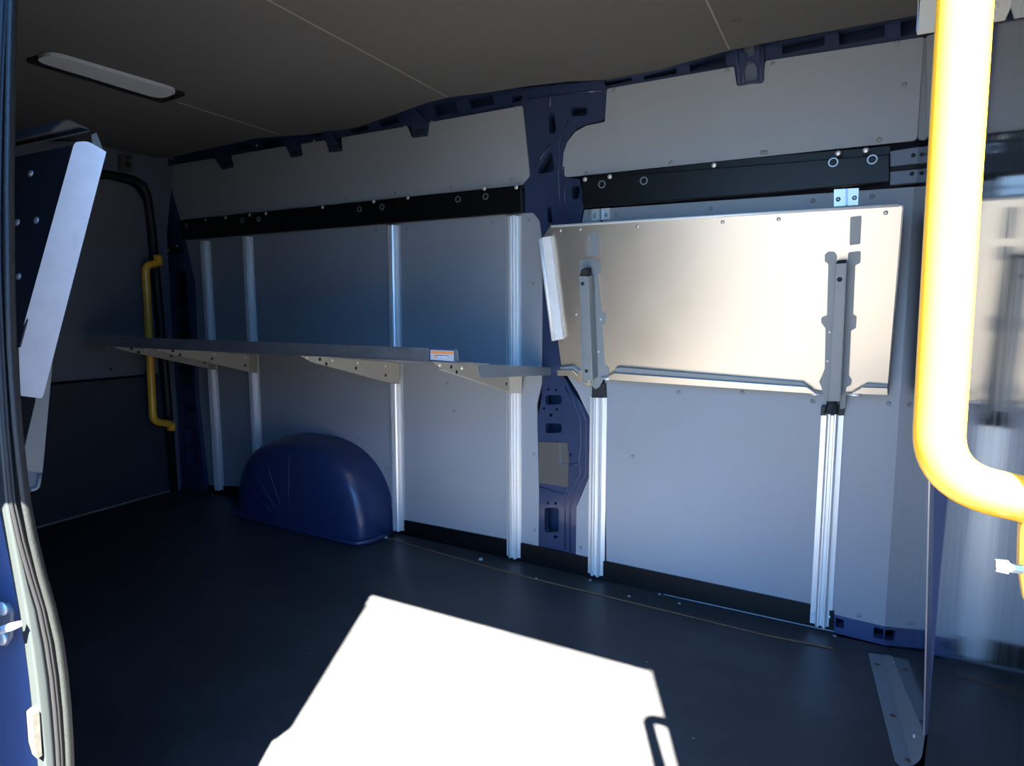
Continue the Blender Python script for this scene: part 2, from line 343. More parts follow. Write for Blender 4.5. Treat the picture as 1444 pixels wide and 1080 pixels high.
# ---------------------------------------------------------------- roof clips (pressed brackets)
def roofclip(label, px, dark, big=False, hang=None):
    o = wplate('roof_bracket', px, -.012, .014, M['navy'], r=.006, bev=.004)
    tag(o, label, 'bracket', None)
    wplate('recess', dark, .010, .0155, M['cavity'], o, r=.005)
    return o
g = 'pressed navy brackets hanging from the roof edge'
roofclip('rearmost navy roof bracket, hanging nearest the ceiling lamp', [(294, 207), (309, 204), (327, 235), (314, 239)], [(314, 229), (322, 228), (325, 234), (315, 236)])
roofclip('navy roof bracket, left one of the close pair', [(395, 188), (409, 185), (425, 219), (411, 222), (403, 206)], [(411, 213), (421, 212), (423, 218), (412, 220)])
roofclip('navy roof bracket, right one of the close pair', [(451, 182), (462, 180), (482, 211), (466, 214), (460, 199)], [(467, 205), (479, 204), (480, 210), (468, 212)])
roofclip('navy roof bracket standing alone left of the middle pillar', [(568, 154), (585, 151), (590, 160), (604, 173), (602, 191), (584, 194), (578, 176)], [(583, 183), (599, 181), (599, 189), (585, 191)])
b = wplate('roof_bracket', [(1036, 64), (1072, 58), (1077, 76), (1077, 114), (1040, 121), (1037, 95)], -.012, .016, M['navy'], r=.008, holes=[[(1048, 96), (1052, 89), (1063, 87), (1067, 94), (1067, 112), (1049, 115)], [(1046, 62), (1064, 59), (1065, 73), (1056, 79), (1047, 75)]], bev=.004)
tag(b, 'large navy roof bracket with two rounded pockets above the right upper panel', 'bracket')
wplate('pocket', [(1045, 60), (1068, 57), (1070, 114), (1047, 118)], -.006, .002, M['bulk'], b)
for path in ([(1047, 60), (1047, 74), (1056, 80), (1065, 74), (1065, 58)], [(1048, 116), (1048, 96), (1053, 88), (1063, 87), (1068, 94), (1068, 113)], [(1041, 64), (1042, 117)], [(1072, 62), (1073, 113)]):
    bm = bmesh.new(); tube(bm, fillet([onw(*p, .016) for p in path], .01), .0022, 6); link('pressed_ridge', bm, M['navy'], b, smooth=True)

# ---------------------------------------------------------------- black rails
def boxrail(name, label, top, bot, t, m):
    """folded steel rail: outline drawn on its front face, with a slanted upper lip"""
    o = wplate(name, top + bot, .006, t, m, bev=.003); tag(o, label, 'rail'); return o
rl = boxrail('cargo_rail', 'long black steel cargo rail left of the middle pillar', [(252, 313), (735, 263)], [(736, 299), (257, 338)], .035, M['black'])
studs('screw', rl, [onw(*p, .035) for p in ((683, 266), (728, 264), (575, 279), (527, 284), (455, 292), (375, 301), (318, 307), (290, 310), (352, 303))], WN, .0085, .004, M['zinc'])
bm = bmesh.new(); ringm(bm, (0, 0, 0), WN, .013, .009); r0 = link('eyelet', bm, M['alud'], rl); r0.location = onw(685, 277, .035)
for p in ((646, 281), (539, 292), (507, 295), (365, 309), (342, 311), (263, 318)):
    c = r0.copy(); COL.objects.link(c); c.parent = rl; c.location = onw(*p, .035)
rr_ = boxrail('cargo_rail', 'black steel cargo rail right of the middle pillar above the folded shelf', [(820, 252), (1255, 217)], [(1255, 256), (1083, 272), (824, 292), (820, 283)], .04, M['black'])
o = wplate('upper_lip', [(822, 249), (1083, 221), (1255, 206), (1255, 217), (1083, 234), (822, 254)], .006, .012, M['black'], rr_)
studs('screw', rr_, [onw(*p, .042) for p in ((825, 253), (860, 249), (1007, 233), (1182, 216), (1221, 212))], WN, .0085, .005, M['zinc'])
for p in ((849, 260), (908, 255), (1175, 229), (1230, 225)):
    bm = bmesh.new(); ringm(bm, (0, 0, 0), WN, .0135, .0105); c = link('eyelet', bm, M['alud'], rr_); c.location = onw(*p, .04)
re_ = wplate('rail_extension', [(1255, 213), (1308, 205), (1308, 229), (1255, 235)], .006, .03, M['bulk'], bev=.002); tag(re_, 'dark two-step rail end piece running into the bulkhead', 'rail')
wplate('lower_step', [(1255, 242), (1308, 237), (1306, 256), (1255, 261)], .006, .034, M['bulk'], re_, bev=.002)
wplate('groove', [(1255, 235), (1308, 229), (1308, 237), (1255, 242)], .006, .016, M['cavity'], re_)
for p in ((1288, 219), (1301, 218), (1286, 245), (1299, 244)):
    bm = bmesh.new(); dome(bm, (0, 0, 0), WN, .006, .003); c = link('bolt', bm, M['cavity'], re_); c.location = onw(*p, .034 if p[1] > 230 else .03)

# ---------------------------------------------------------------- uprights
PROF = [(-.030, 0), (-.030, .005), (-.016, .006), (-.015, .020), (-.010, .024), (-.006, .024), (-.004, .012), (.004, .012), (.006, .024), (.010, .024), (.015, .020), (.016, .006), (.030, .005), (.030, 0)]
def upright(label, topx, top_y, botx, bot_y, k=1., short=None):
    a, b_ = onw(botx, bot_y, .012), onw(topx, top_y, .012)
    o = thing('aluminium_upright', label, 'upright', (a.x, yw(a.x)-.008, max(a.z, 0.01)))
    bm = bmesh.new(); rg = []
    for p in (a, b_):
        rg.append([bm.verts.new((p.x+u*k, yw(p.x)-.007-t*k, p.z)) for u, t in PROF])
    n = len(PROF)
    for i in range(n): bm.faces.new((rg[0][i], rg[0][(i+1) % n], rg[1][(i+1) % n], rg[1][i]))
    bm.faces.new(rg[0]); bm.faces.new(rg[1])
    link('profile', bm, M['alup'], o)
    for s in (-.022, .022):
        bm = bmesh.new(); dome(bm, (0, 0, 0), WN, .005, .003); c = link('screw', bm, M['zinc'], o); c.location = (a.x+s*k, yw(a.x)-.013*k-.002, a.z+.035)
    return o
ups = [upright('aluminium upright nearest the rear doors', 289, 340, 309.5, 690, 1.2), upright('second aluminium upright from the rear, its foot behind the wheel arch', 349, 334, 365, 680, 1.2),
       upright('aluminium upright just right of the wheel arch', 554, 318, 562, 747, 1.2), upright('aluminium upright carrying the right end of the long shelf', 723.5, 305, 725, 785, 1.15),
       upright('aluminium upright right of the middle pillar under the folded shelf', 844, 560, 840.5, 810, 1.12), upright('aluminium upright nearest the bulkhead under the folded shelf', 1174, 583, 1157, 881, 1.05)]
# their heads above the folded shelf, and black plastic ends below it
for u, pts, scr_, end, lab in ((ups[4], [(834, 295), (860, 293), (860, 309), (834, 311)], ((839, 304), (855, 303)), [(835, 541), (853, 541), (854, 561), (834, 561)], 0),
                         (ups[5], [(1176, 267), (1211, 265), (1210, 289), (1176, 291)], ((1182, 281), (1205, 279)), [(1158, 572), (1192, 572), (1190, 586), (1157, 586)], 1)):
    wplate('upright_head', pts, .006, .012, M['alup'], u)
    mid = (pts[0][0]+pts[1][0])/2
    wplate('head_groove', [(mid-1.5, pts[0][1]-1), (mid+1.5, pts[0][1]-1), (mid+1.5, pts[2][1]), (mid-1.5, pts[2][1])], .012, .02, M['alud'], u)
    studs('bolt', u, [onw(*p, .012) for p in scr_], WN, .007, .005, M['alud'])
    wplate('black_end', end, .006, .022, M['blackp'], u, bev=.002)
for u in ups: fix(u)

# ---------------------------------------------------------------- long shelf
sh = thing('long_shelf', 'long aluminium shelf along the far wall with a lip and orange label', 'shelf', (-2.1, yw(-2.1)-.3, .84))
SF = .58                                                        # depth of the shelf
xl, xr = -3.24, -1.045
def spt(x, f, z): return Vector((x, yw(x)-.02-(SF-.02)*f, z))
def shz(f): return .800+.076*f
bm = bmesh.new()
prism(bm, [spt(xl, 0, shz(0)), spt(xr+.01, 0, shz(0)), spt(xr+.01, 1, shz(1)), spt(xl, 1, shz(1))], (0, 0, .0025)); link('tray', bm, M['alud'], sh)
fxr = onw(645, 500, SF).x
tl, tr, br, bl = onw(117, 473, SF), onw(645, 492, SF), onw(646, 512, SF), onw(119, 487, SF)
bm = bmesh.new(); prism(bm, rnd([tl, tr, br, bl], [.01, .012, .002, .006]), -WN*.003); link('front_lip', bm, M['alud'], sh, bev=.001)
# right end flange and the stepped corner
def sep(px, py, f=1.0): return px, py
fA = spt(xr, .93, shz(.93)); fB = spt(xr, .0, shz(0))
P1, P2, P3, P4 = ony(672, 513, yw(xr)-.53), ony(776, 518, yw(xr)-.01), ony(776, 529, yw(xr)-.01), ony(675, 533, yw(xr)-.53)
bm = bmesh.new(); prism(bm, rnd([P1, P2, P3, P4], [.003, .003, .006, .02]), (.003, 0, 0)); link('end_flange', bm, M['bracket'], sh, bev=.001)
bm = bmesh.new(); prism(bm, [onw(645, 509, SF), onw(655, 511.5, SF), ony(672, 513, yw(xr)-.53), ony(690, 514, yw(xr)-.45), spt(fxr, .75, shz(.75)), spt(fxr-.05, .9, shz(.9)), ], (0, 0, .0025)); link('corner_flat', bm, M['alu'], sh)
# small lip at the far left end
bm = bmesh.new(); pz = [onw(x, y, SF-.05) for x, y in ((119, 486), (150, 488), (150, 495), (122, 494))]; prism(bm, rnd(pz, .01), -WN*.003); link('left_end_flange', bm, M['grb'], sh)
# sticker
def lab(px, t, m, nm): return wplate(nm, px, SF+t-.0006, SF+t, m, labo)
labo = wplate('label', [(605, 491), (641, 492.5), (641, 511), (605, 508.5)], SF+.0002, SF+.0012, M['labelb'], sh)
lab([(607, 493), (640, 494.5), (640, 509.5), (607, 507)], .0018, M['label'], 'label_face')
lab([(607.5, 494.3), (639.5, 495.8), (639.5, 499.8), (607.5, 498.3)], .0024, M['orange'], 'orange_band')
lab([(616, 500.8), (632, 501.8), (632, 505.2), (616, 504.2)], .0024, M['labelb'], 'name_bar')
for i in range(9): lab([(616.6+i*1.7, 501.7+i*.1), (617.8+i*1.7, 501.8+i*.1), (617.8+i*1.7, 504+i*.1), (616.6+i*1.7, 503.9+i*.1)], .0030, M['labelw'], 'name_letter')
lab([(612, 500), (615, 500.3), (615.3, 504), (611.5, 505.3), (613, 502.5)], .0024, M['orange'], 'logo')
# four tapered brackets under the tray
def sbracket(px, py, zb):
    x = onw(px, py, .03).x
    holder = bmesh.new()
    pr = [(0.0, .006), (0.0, -.090), (.10, -.080), (.50, -.048), (.86, -.020), (.95, -.002), (.96, .004)]
    prism(holder, rnd([spt(x, f, shz(f)+dz-.004) for f, dz in pr], .004), (.003, 0, 0))
    b_ = link('shelf_bracket', holder, M['grb'], sh)
    fl_ = bmesh.new(); prism(fl_, [spt(x, f, shz(f)+dz-.004) for f, dz in ((0, -.090), (.5, -.048), (.86, -.020))] + [spt(x-.02, f, shz(f)+dz-.004) for f, dz in ((.86, -.020), (.5, -.048), (0, -.090))], (0, 0, .002)); link('bottom_flange', fl_, M['grb'], b_)
    for f, dz in ((.9, -.004), (.66, -.006), (.4, -.008), (.08, -.012)):
        d = bmesh.new(); dome(d, (0, 0, 0), (1, 0, 0), .0065, .005); c = link('screw', d, M['zinc'], b_, smooth=True); c.location = spt(x+.003, f, shz(f)+dz-.006)
    for f, dz in ((.78, -.008), (.42, -.032), (.08, -.055), (.72, -.024)):
        d = bmesh.new(); dome(d, (0, 0, 0), (1, 0, 0), .007, .001); c = link('hole', d, M['cavity'], b_); c.location = spt(x+.0032, f, shz(f)+dz-.004)
    e = bmesh.new(); p = spt(x, .03, shz(.03)); prism(e, [p+Vector((0, 0, .0)), p+Vector((.058, 0, 0)), p+Vector((.058, 0, -.094)), p+Vector((0, 0, -.094))], (0, -.003, 0)); link('mounting_plate', e, M['grb'], b_)
for a in ((296, 510, 0), (353, 515, 0), (550, 525, 0), (719, 540, 0)): sbracket(*a)
fix(sh)

# ---------------------------------------------------------------- folded shelf right of the pillar
FT = [Vector((-.94, yw(-.94)-.05, .80)), Vector((.11, yw(.11)-.05, .80)), Vector((.11, yw(.11)-.16, 1.335))]
FNn = (FT[1]-FT[0]).cross(FT[2]-FT[1]).normalized()
if FNn.y > 0: FNn = -FNn
def onfs(px, py, t=0): return hit(px, py, FT[0]+FNn*t, FNn)
fs = thing('folded_shelf', 'aluminium shelf folded up against the far wall near the bulkhead', 'shelf', tuple(FT[0]))
def fplate(name, px, t0, t1, m, parent, r=0, holes=(), bev=0.):
    bm = bmesh.new(); prism(bm, rnd([onfs(*p, t1) for p in px], r), -FNn*(t1-t0), [rnd([onfs(*p, t1) for p in h], .003) for h in holes]); return link(name, bm, m, parent, bev=bev)
tray = fplate('tray', [(776, 320), (1268, 288), (1275, 292), (1252, 556), (1190, 553), (868, 521), (830, 545), (793, 525), (766, 333)], -.0025, 0, M['alu'], fs, r=[.004, .01, .012, .004, 0, 0, 0, 0, .004])
# rolled upper edge
bm = bmesh.new(); tube(bm, [onfs(777, 319, .001), onfs(1268, 289, .001)], .0045, 10); link('rolled_edge', bm, M['aluw'], fs, smooth=True)
bm = bmesh.new(); tube(bm, fillet([onfs(1262, 290, 0), onfs(1274, 289, 0), onfs(1252, 556, 0)], .02), .0025, 8); link('right_edge', bm, M['alud'], fs, smooth=True)
# left end lip: channel
fplate('end_lip', [(764, 335), (776, 333), (794, 478), (783, 480)], .0, .018, M['aluw'], fs, r=.003, bev=.002)
bm = bmesh.new(); tube(bm, [onfs(762, 336, .01), onfs(781, 480, .01)], .009, 10); link('end_roll', bm, M['aluw'], fs, smooth=True)
# bottom lip turned towards the room, cut back at the brackets
for L, Wb, Hm in ((0, [(868, 519), (876, 518), (1132, 539), (1146, 549), (1138, 549), (866, 527)], [(856, 532), (866, 526), (1138, 546), (1152, 556), (860, 536)]),
                  (1, [(1222, 541), (1252, 543), (1252, 549), (1213, 549), (1206, 554)], [(1210, 550), (1215, 546.5), (1252, 547.5), (1252, 557), (1200, 555)]),
                  (2, [(789, 518), (808, 516), (818, 524), (812, 524), (792, 522)], [(785, 522), (808, 522), (815, 530), (786, 530)])):
    fplate('lip_web', Wb, .0, .012, M['bracket'], fs, bev=.001)
    fplate('lip_hem', Hm, .012, .020, M['alu'], fs, bev=.0015)
for c0 in ((1150, 556), (1206, 557), (856, 534)):
    bm = bmesh.new(); p = onfs(*c0, .01); tube(bm, [p-Vector((.025, 0, -.002)), p, p+Vector((.018, 0, 0))], [.002, .007, .003], 8); link('pressed_gusset', bm, M['alup'], fs, smooth=True)
studs('rivet', fs, [onfs(*p) for p in ((790, 325), (818, 323), (899, 319), (1019, 313), (1098, 309), (1249, 300), (812, 443))], FNn, .006, .003, M['alud'])
# folded bracket arms
def arm(px_flL, px_flR, face, cap, hole, slot, dots, cap_y, bottom):
    a = fplate('folding_arm', px_flL, .0, .004, M['bracket'], fs, r=.006, bev=.001)
    f2 = fplate('tabbed_flange', px_flR, .0, .004, M['bracket'], a, r=.006, bev=.001)
    T = .055
    q = [onfs(*p, T) for p in face]
    # channel: front strip and two side webs down to the sheet, the depth shrinking at the top
    bm = bmesh.new(); prism(bm, q, -FNn*.003); link('channel_face', bm, M['bracket'], a, bev=.001)
    for i, j in ((0, 3), (1, 2)):
        bm = bmesh.new(); prism(bm, [q[i], q[j], q[j]-FNn*(T-.004), q[i]-FNn*(T-.004)*.9], Vector((.002 if i else -.002, 0, 0))); link('channel_web', bm, M['bracket'], a)
    for p in hole:
        bm = bmesh.new(); dome(bm, (0, 0, 0), FNn, .007, .0012); c = link('hole', bm, M['cavity'], a); c.location = onfs(*p, T)
    for p in dots:
        bm = bmesh.new(); dome(bm, (0, 0, 0), FNn, .004, .003); c = link('rivet', bm, M['zinc'], a); c.location = onfs(p[0], p[1], .0585 if p[2:] else .004)
    return a
a6 = arm([(1163, 359), (1168, 355), (1176, 355), (1180, 360), (1177, 450), (1173, 572), (1166, 572), (1158, 545), (1155, 538), (1159, 530), (1163, 520), (1164, 463), (1158, 455), (1158, 448), (1166, 445), (1168, 372), (1163, 369)],
         [(1196, 356), (1214, 354), (1213, 371), (1206, 374), (1203, 444), (1208, 446), (1207, 463), (1200, 466), (1197, 530), (1201, 536), (1200, 543), (1193, 546), (1192, 575), (1184, 578), (1190, 450)],
         [(1179, 372), (1193, 371), (1184, 566), (1168, 566)], 0, [(1184, 394)], 0, [(1170, 468, 1), (1167, 509, 1), (1188, 468), (1186, 510)], 0, 0)
fplate('slotted_tab', [(1199, 306), (1215, 304), (1213, 344), (1198, 346)], .0, .003, M['bracket'], a6, r=.004)
fplate('arm_stop', [(1180, 370), (1193, 369), (1193, 376), (1180, 377)], .0, .045, M['cavity'], a6)
bm = bmesh.new(); c = onw(1173, 571, .06); tube(bm, [c+Vector((0, 0, .02)), c+Vector((0, .0, -.025))], [.012, .022], 10); link('hinge_knuckle', bm, M['blackp'], a6)
a5 = arm([(817, 366), (834, 364), (833, 372), (829, 376), (830, 390), (829, 540), (821, 540), (818, 480), (820, 385), (816, 384)],
         [(829, 367), (846, 367), (847, 385), (843, 388), (848, 440), (854, 443), (854, 456), (849, 459), (853, 515), (858, 519), (859, 527), (852, 532), (845, 546), (839, 549), (832, 540), (838, 520), (838, 460)],
         [(817, 389), (829, 390), (835, 536), (825, 536)], 0, [(821.5, 400), (827, 523)], 0, [(834, 461), (844, 496), (847, 450)], 0, 0)
fplate('slotted_tab', [(831, 328), (845, 327), (846, 360), (834, 361)], .0, .003, M['bracket'], a5, r=.004)
fplate('slot_shadow', [(830, 332), (832, 340), (833, 360), (826, 360), (827, 345)], .0, .0008, M['alud'], a5)
fplate('arm_stop', [(820, 380), (827, 380), (827, 389), (817, 389)], .0, .05, M['blackp'], a5)
fix(fs)

# ---------------------------------------------------------------- wheel arch cover
def arch():
    o = thing('wheel_arch_cover', 'glossy navy domed wheel arch cover on the floor against the far wall', 'wheel arch', (-2.25, yw(-2.25), 0))
    bm = bmesh.new(); rings = []; NS = 40
    xc = -2.275; R0 = .455
    def prof(s, sx, sz, depth, flo=0.):
        a = math.pi*s
        c_, s_ = math.cos(a), math.sin(a)
        e = .80
        x = xc - math.copysign(abs(c_)**e, c_)*R0*sx; z = max(s_, 0)**(.78)*.425*sz
        return Vector((x, yw(x)-.006-depth, z+flo))
    for sx, sz, dp in ((1, 1, 0), (.995, .995, .06), (.98, .985, .12), (.965, .965, .155), (.93, .93, .185), (.88, .88, .203), (.80, .80, .212), (.66, .66, .219), (.45, .45, .224), (.2, .2, .228)):
        ring = []
        for k in range(NS+1):
            p = prof(k/NS, sx, sz, dp)
            if sx < .9 and sx > .15:
                rib = max(0, math.cos(k/NS*math.pi*9))**6
                p.y -= .004*rib*(1 if k < NS*.62 else .3)
            ring.append(bm.verts.new(p))
        rings.append(ring)
    for a, b_ in zip(rings, rings[1:]):
        for k in range(NS): bm.faces.new((a[k], a[k+1], b_[k+1], b_[k]))
    cn = bm.verts.new((xc, yw(xc)-.006-.229, 0))
    for k in range(NS): bm.faces.new((rings[-1][k], rings[-1][k+1], cn))
    link('cover', bm, M['arch'], o, smooth=True)
    # skirt flange around the foot
    bm = bmesh.new(); pts = [prof(0, 1.0, 1, 0), prof(0, 1.0, 1, .16), prof(0, .9, 1, .222), prof(1, .9, 1, .222), prof(1, 1.0, 1, .16), prof(1, 1, 1, 0)]
    pts = fillet([Vector((p.x, p.y, .012)) for p in pts], .06)
    tube(bm, pts, [.012]*len(pts), 8); link('skirt', bm, M['arch'], o, smooth=True)
    bm = bmesh.new()
    for s0 in (.16, .27, .38, .5):
        pp = [prof(s0, f, f, d) + Vector((0, -.002, 0)) for f, d in ((.86, .205), (.66, .219), (.45, .224), (.3, .226))]
        tube(bm, pp, .003, 6)
    link('pressed_rib', bm, M['arch'], o, smooth=True)
    fix(o)
arch()

# ---------------------------------------------------------------- rear end: doors, frame, pillar
dk = M['rearl']
d1 = bmesh.new(); prism(d1, rnd([onx(*p, -3.385) for p in ((20, 262), (150, 252), (188, 262), (204, 286), (209, 350), (224, 529), (20, 545))], [.0, .05, .05, .05, .05, 0, 0]), (-.03, 0, 0)); dd = struct(link('door_1', d1, dk))
dl = sheet('lower_lining', rnd([onx(*p, -3.375) for p in ((20, 546), (224, 529), (240, 692), (20, 754))], .005), (-.03, 0, 0), M['rearlow'], dd)
bm = bmesh.new(); tube(bm, [onx(20, 546, -3.372), onx(222, 528, -3.372)], .006, 6); link('lining_edge', bm, M['black'], dd)
for p in ((156, 521), (70, 530)):
    bm = bmesh.new(); dome(bm, (0, 0, 0), (1, 0, 0), .008, .004); c = link('plug', bm, M['cavity'], dd); c.location = onx(*p, -3.385)
# door frame: rounded band around the opening
def band(path, x, r, m, nm):
    bm = bmesh.new(); tube(bm, fillet([onx(*p, x) for p in path], .12), r, 10); return link(nm, bm, m, smooth=True)
struct(band([(10, 258), (150, 246), (205, 256), (214, 320), (236, 560), (246, 700)], -3.36, .022, M['seal'], 'trim_4'))
struct(sheet('trim_5', [onx(*p, -3.38) for p in ((10, 200), (245, 200), (232, 330), (254, 720), (246, 720), (214, 320), (205, 258), (150, 244), (10, 256))], (.02, 0, 0), M['bulk']))
bm = bmesh.new(); tube(bm, [onf(30, 750, .004), onf(240, 692, .004)], .005, 6); struct(link('trim_6', bm, M['alud']))
# rear side pillar with louvres
rp = struct(wplate('trim_7', [(205, 215), (240, 225), (232, 250), (249, 311), (258, 345), (270, 400), (276, 560), (290, 692), (246, 694), (238, 560), (222, 350), (212, 262)], -.03, .03, M['navy'], r=.004, holes=[[(228, 385), (262, 383), (272, 545), (240, 553), (232, 530)],
     [(250, 571), (276, 568), (277, 580), (252, 582)], [(259, 605), (276, 603), (278, 628), (262, 629)], [(262, 634), (277, 632), (279, 655), (264, 657)]], bev=.004))
for i in range(14):
    y0 = 392+i*11
    wplate('louvre', [(229+i*.7, y0), (266+i*.45, y0-2), (266+i*.45, y0+3), (229+i*.7, y0+5)], -.02, .005+.0*i, M['blackp'], rp)
wplate('pillar_flange', [(216, 350), (254, 345), (256, 357), (218, 360)], .03, .036, M['black'], rp)
studs('screw', rp, [onw(*p, .036) for p in ((220, 347), (235, 350), (250, 347), (238, 353))], WN, .008, .004, M['alud'])
lp = bmesh.new(); dome(lp, (0, 0, 0), WN, .02, .012); c = link('catch', lp, M['alud'], rp); c.location = onw(246, 578, .01); c.scale = (.35, 1, 1.1)
tg = sheet('wall_socket', [onx(*p, -3.33) for p in ((171, 217), (188, 218), (188, 242), (171, 241))], (-.03, 0, 0), M['beige'], bev=.003)
tag(tg, 'small pale plate with two dark holes under the ceiling at the rear door frame', 'wall plate')
for p, r in (((180, 222), .008), ((180, 232), .016)):
    bm = bmesh.new(); dome(bm, (0, 0, 0), (1, 0, 0), r, .004); c = link('hole', bm, M['cavity'], tg); c.location = onx(*p, -3.33)
# rear handle
rh_ = thing('grab_handle', 'thin yellow grab handle on the pillar by the rear doors', 'handle', tuple(onx(224, 620, -3.27)))
hp = [onw(222, 360, .03), onw(222, 372, .09), onw(205, 374, .13), onw(215, 594, .13), onw(241, 598, .09), onw(241, 606, .03)]
bm = bmesh.new(); tube(bm, fillet([onx(223, 371, -3.27), onx(205, 374, -3.27), onx(216, 594, -3.27), onx(242, 598, -3.27)], .05), .0195, 12); link('bar', bm, M['yellow'], rh_, smooth=True)
for a in ((223, 371), (242, 598)):
    bm = bmesh.new(); tube(bm, [onx(*a, -3.27), onx(*a, -3.27)+Vector((-.11, .012, 0))], .017, 10); link('end_leg', bm, M['yellow'], rh_, smooth=True)
for a, b_ in (((223, 360), (223, 374)), ((242, 596), (241, 607))):
    bm = bmesh.new(); tube(bm, [onx(*a, -3.27), onx(*b_, -3.27)], .022, 10); link('end_foot', bm, M['yellow'], rh_, smooth=True)
fix(rh_)
bm = bmesh.new(); p = onf(104, 716, 0); tube(bm, [p, p+Vector((0, 0, .05))], [.03, .026], 12); db = link('door_stop', bm, M['bulk']); tag(db, 'small dark floor stop on the sill of the rear doors', 'door stop')

# ---------------------------------------------------------------- ceiling lamp
lz = 1.85
lamp = thing('ceiling_lamp', 'long flat white ceiling lamp, unlit, near the rear', 'lamp', tuple(onf(150, 115, lz)))
q = [onf(47, 93, lz-.03), onf(72, 84, lz-.03), onf(253, 136, lz-.03), onf(228, 147, lz-.03)]
bm = bmesh.new(); prism(bm, rnd([p+Vector((0, 0, .016)) for p in q], .05, 8), (0, 0, .012)); link('diffuser', bm, M['diffuser'], lamp, bev=.004)
q = [onf(36, 88, lz-.012), onf(71, 78, lz-.012), onf(262, 135, lz-.012), onf(228, 146, lz-.012)]
bm = bmesh.new(); prism(bm, rnd(q, .01), (0, 0, .013)); link('base', bm, M['blackp'], lamp)
fix(lamp)

# ---------------------------------------------------------------- bulkhead
bm = bmesh.new(); box(bm, .235, .26, .42, 2.30, -.02, 1.96); struct(link('wall_right', bm, M['bulk']))
BX = .176
m0, m1 = onx(1308, 1037, BX), onx(1335, 690, BX); mt = m1 + (m1-m0)*((1.84-m1.z)/(m1.z-m0.z))*.4; mt.z = 1.84; mt.y = m1.y - .01; mt.x = BX
s2 = sheet('steel_sheet', [(BX, .42, .012), (BX, m0.y+.03, .012), m0, m1, mt, (BX, .42, 1.84)], (.005, 0, 0), M['steel']); tag(s2, 'shiny brushed steel sheet on the bulkhead behind the yellow handle', 'metal sheet')
ca = Vector((.153, 2.19, .02)); c0_, c1_ = ony(1304, 1036, 1.62), ony(1311, 700, 1.62)
cu = c0_ + (c1_-c0_)*((1.84-c0_.z)/(c1_.z-c0_.z))
s1 = sheet('steel_sheet', [ca, c0_, cu, Vector((ca.x-.012, ca.y, 1.84))], (.004, 0, 0), M['steel'])
tag(s1, 'narrow steel sheet on the bulkhead in the corner next to the far wall', 'metal sheet')
bm = bmesh.new(); tube(bm, [c0_, cu], .0032, 8); link('folded_edge', bm, M['alup'], s1, smooth=True)
bm = bmesh.new(); prism(bm, [c0_, cu, mt+Vector((.006, 0, 0)), m1+Vector((.006, .01, 0)), m0+Vector((.006, .01, 0))], (.002, 0, 0)); link('return_flange', bm, M['sill'], s1)
studs('rivet', s1, [onx(1291, 391-6, .163)], (-1, 0, 0), .006, .004, M['zinc'])
# angle bracket fixing the bulkhead to the floor
an = thing('floor_angle', 'pale blue-grey steel angle screwed to the floor at the bulkhead foot', 'angle bracket', tuple(onf(1245, 1000)))
f1 = [onf(*p, .004) for p in ((1223, 920), (1243, 921), (1304, 1104), (1272, 1104), (1266, 1079), (1260, 1060))]
bm = bmesh.new(); prism(bm, rnd([onf(1224, 920, .004), onf(1244, 923, .004), onf(1286, 1080, .004), onf(1276, 1084, .004), onf(1262, 1072, .004)], [.003, 0, 0, .01, .01]), (0, 0, -.003), ); link('foot_flange', bm, M['bracket'], an, bev=.001)
a_, b_ = onf(1244, 923, .004), onf(1286, 1080, .004)
nn_ = (b_-a_).cross(Vector((.55, 0, 1))).normalized()
up_ = [a_, b_, hit(1298, 1070, a_, nn_), hit(1303, 1036, a_, nn_), hit(1266, 926, a_, nn_)]
bm = bmesh.new(); prism(bm, rnd(up_, [0, .004, .02, .01, .003]), (.002, 0, .001)); link('upright_flange', bm, M['bracket'], an, bev=.001)
for p in ((1237, 937), (1259, 1009), (1281, 1072)):
    bm = bmesh.new(); dome(bm, (0, 0, 0), (0, 0, 1), .0075, .0012); c = link('screw_hole', bm, M['rust'], an); c.location = onf(*p, .004)
for f in (.12, .78):
    bm = bmesh.new(); dome(bm, (0, 0, 0), (-1, 0, 0), .005, .004); c = link('rivet', bm, M['zinc'], an); c.location = hit(*((1262, 933) if f < .5 else (1290, 1038)), a_, nn_)
fix(an)
# cream plate
pl = bmesh.new(); prism(pl, [ony(*p, 1.16) for p in ((1296, -60), (1293, 49), (1418, 28), (1434, -8), (1450, -60))], (0, .003, 0)); plo = link('cream_plate', pl, M['white'], bev=.001)
tag(plo, 'cream metal plate hanging from above behind the top of the yellow handle', 'plate')
bm = bmesh.new(); q = ony(1294, 49, 1.16); prism(bm, [q+Vector((0, 0, .004)), q+Vector((0, .012, .012)), q+Vector((0, .012, .25)), q+Vector((0, 0, .25))], (-.002, 0, 0)); link('folded_side', bm, M['bracket'], plo)
studs('rivet', plo, [ony(1404, 8, 1.16)], (0, -1, 0), .004, .0015, M['white'])
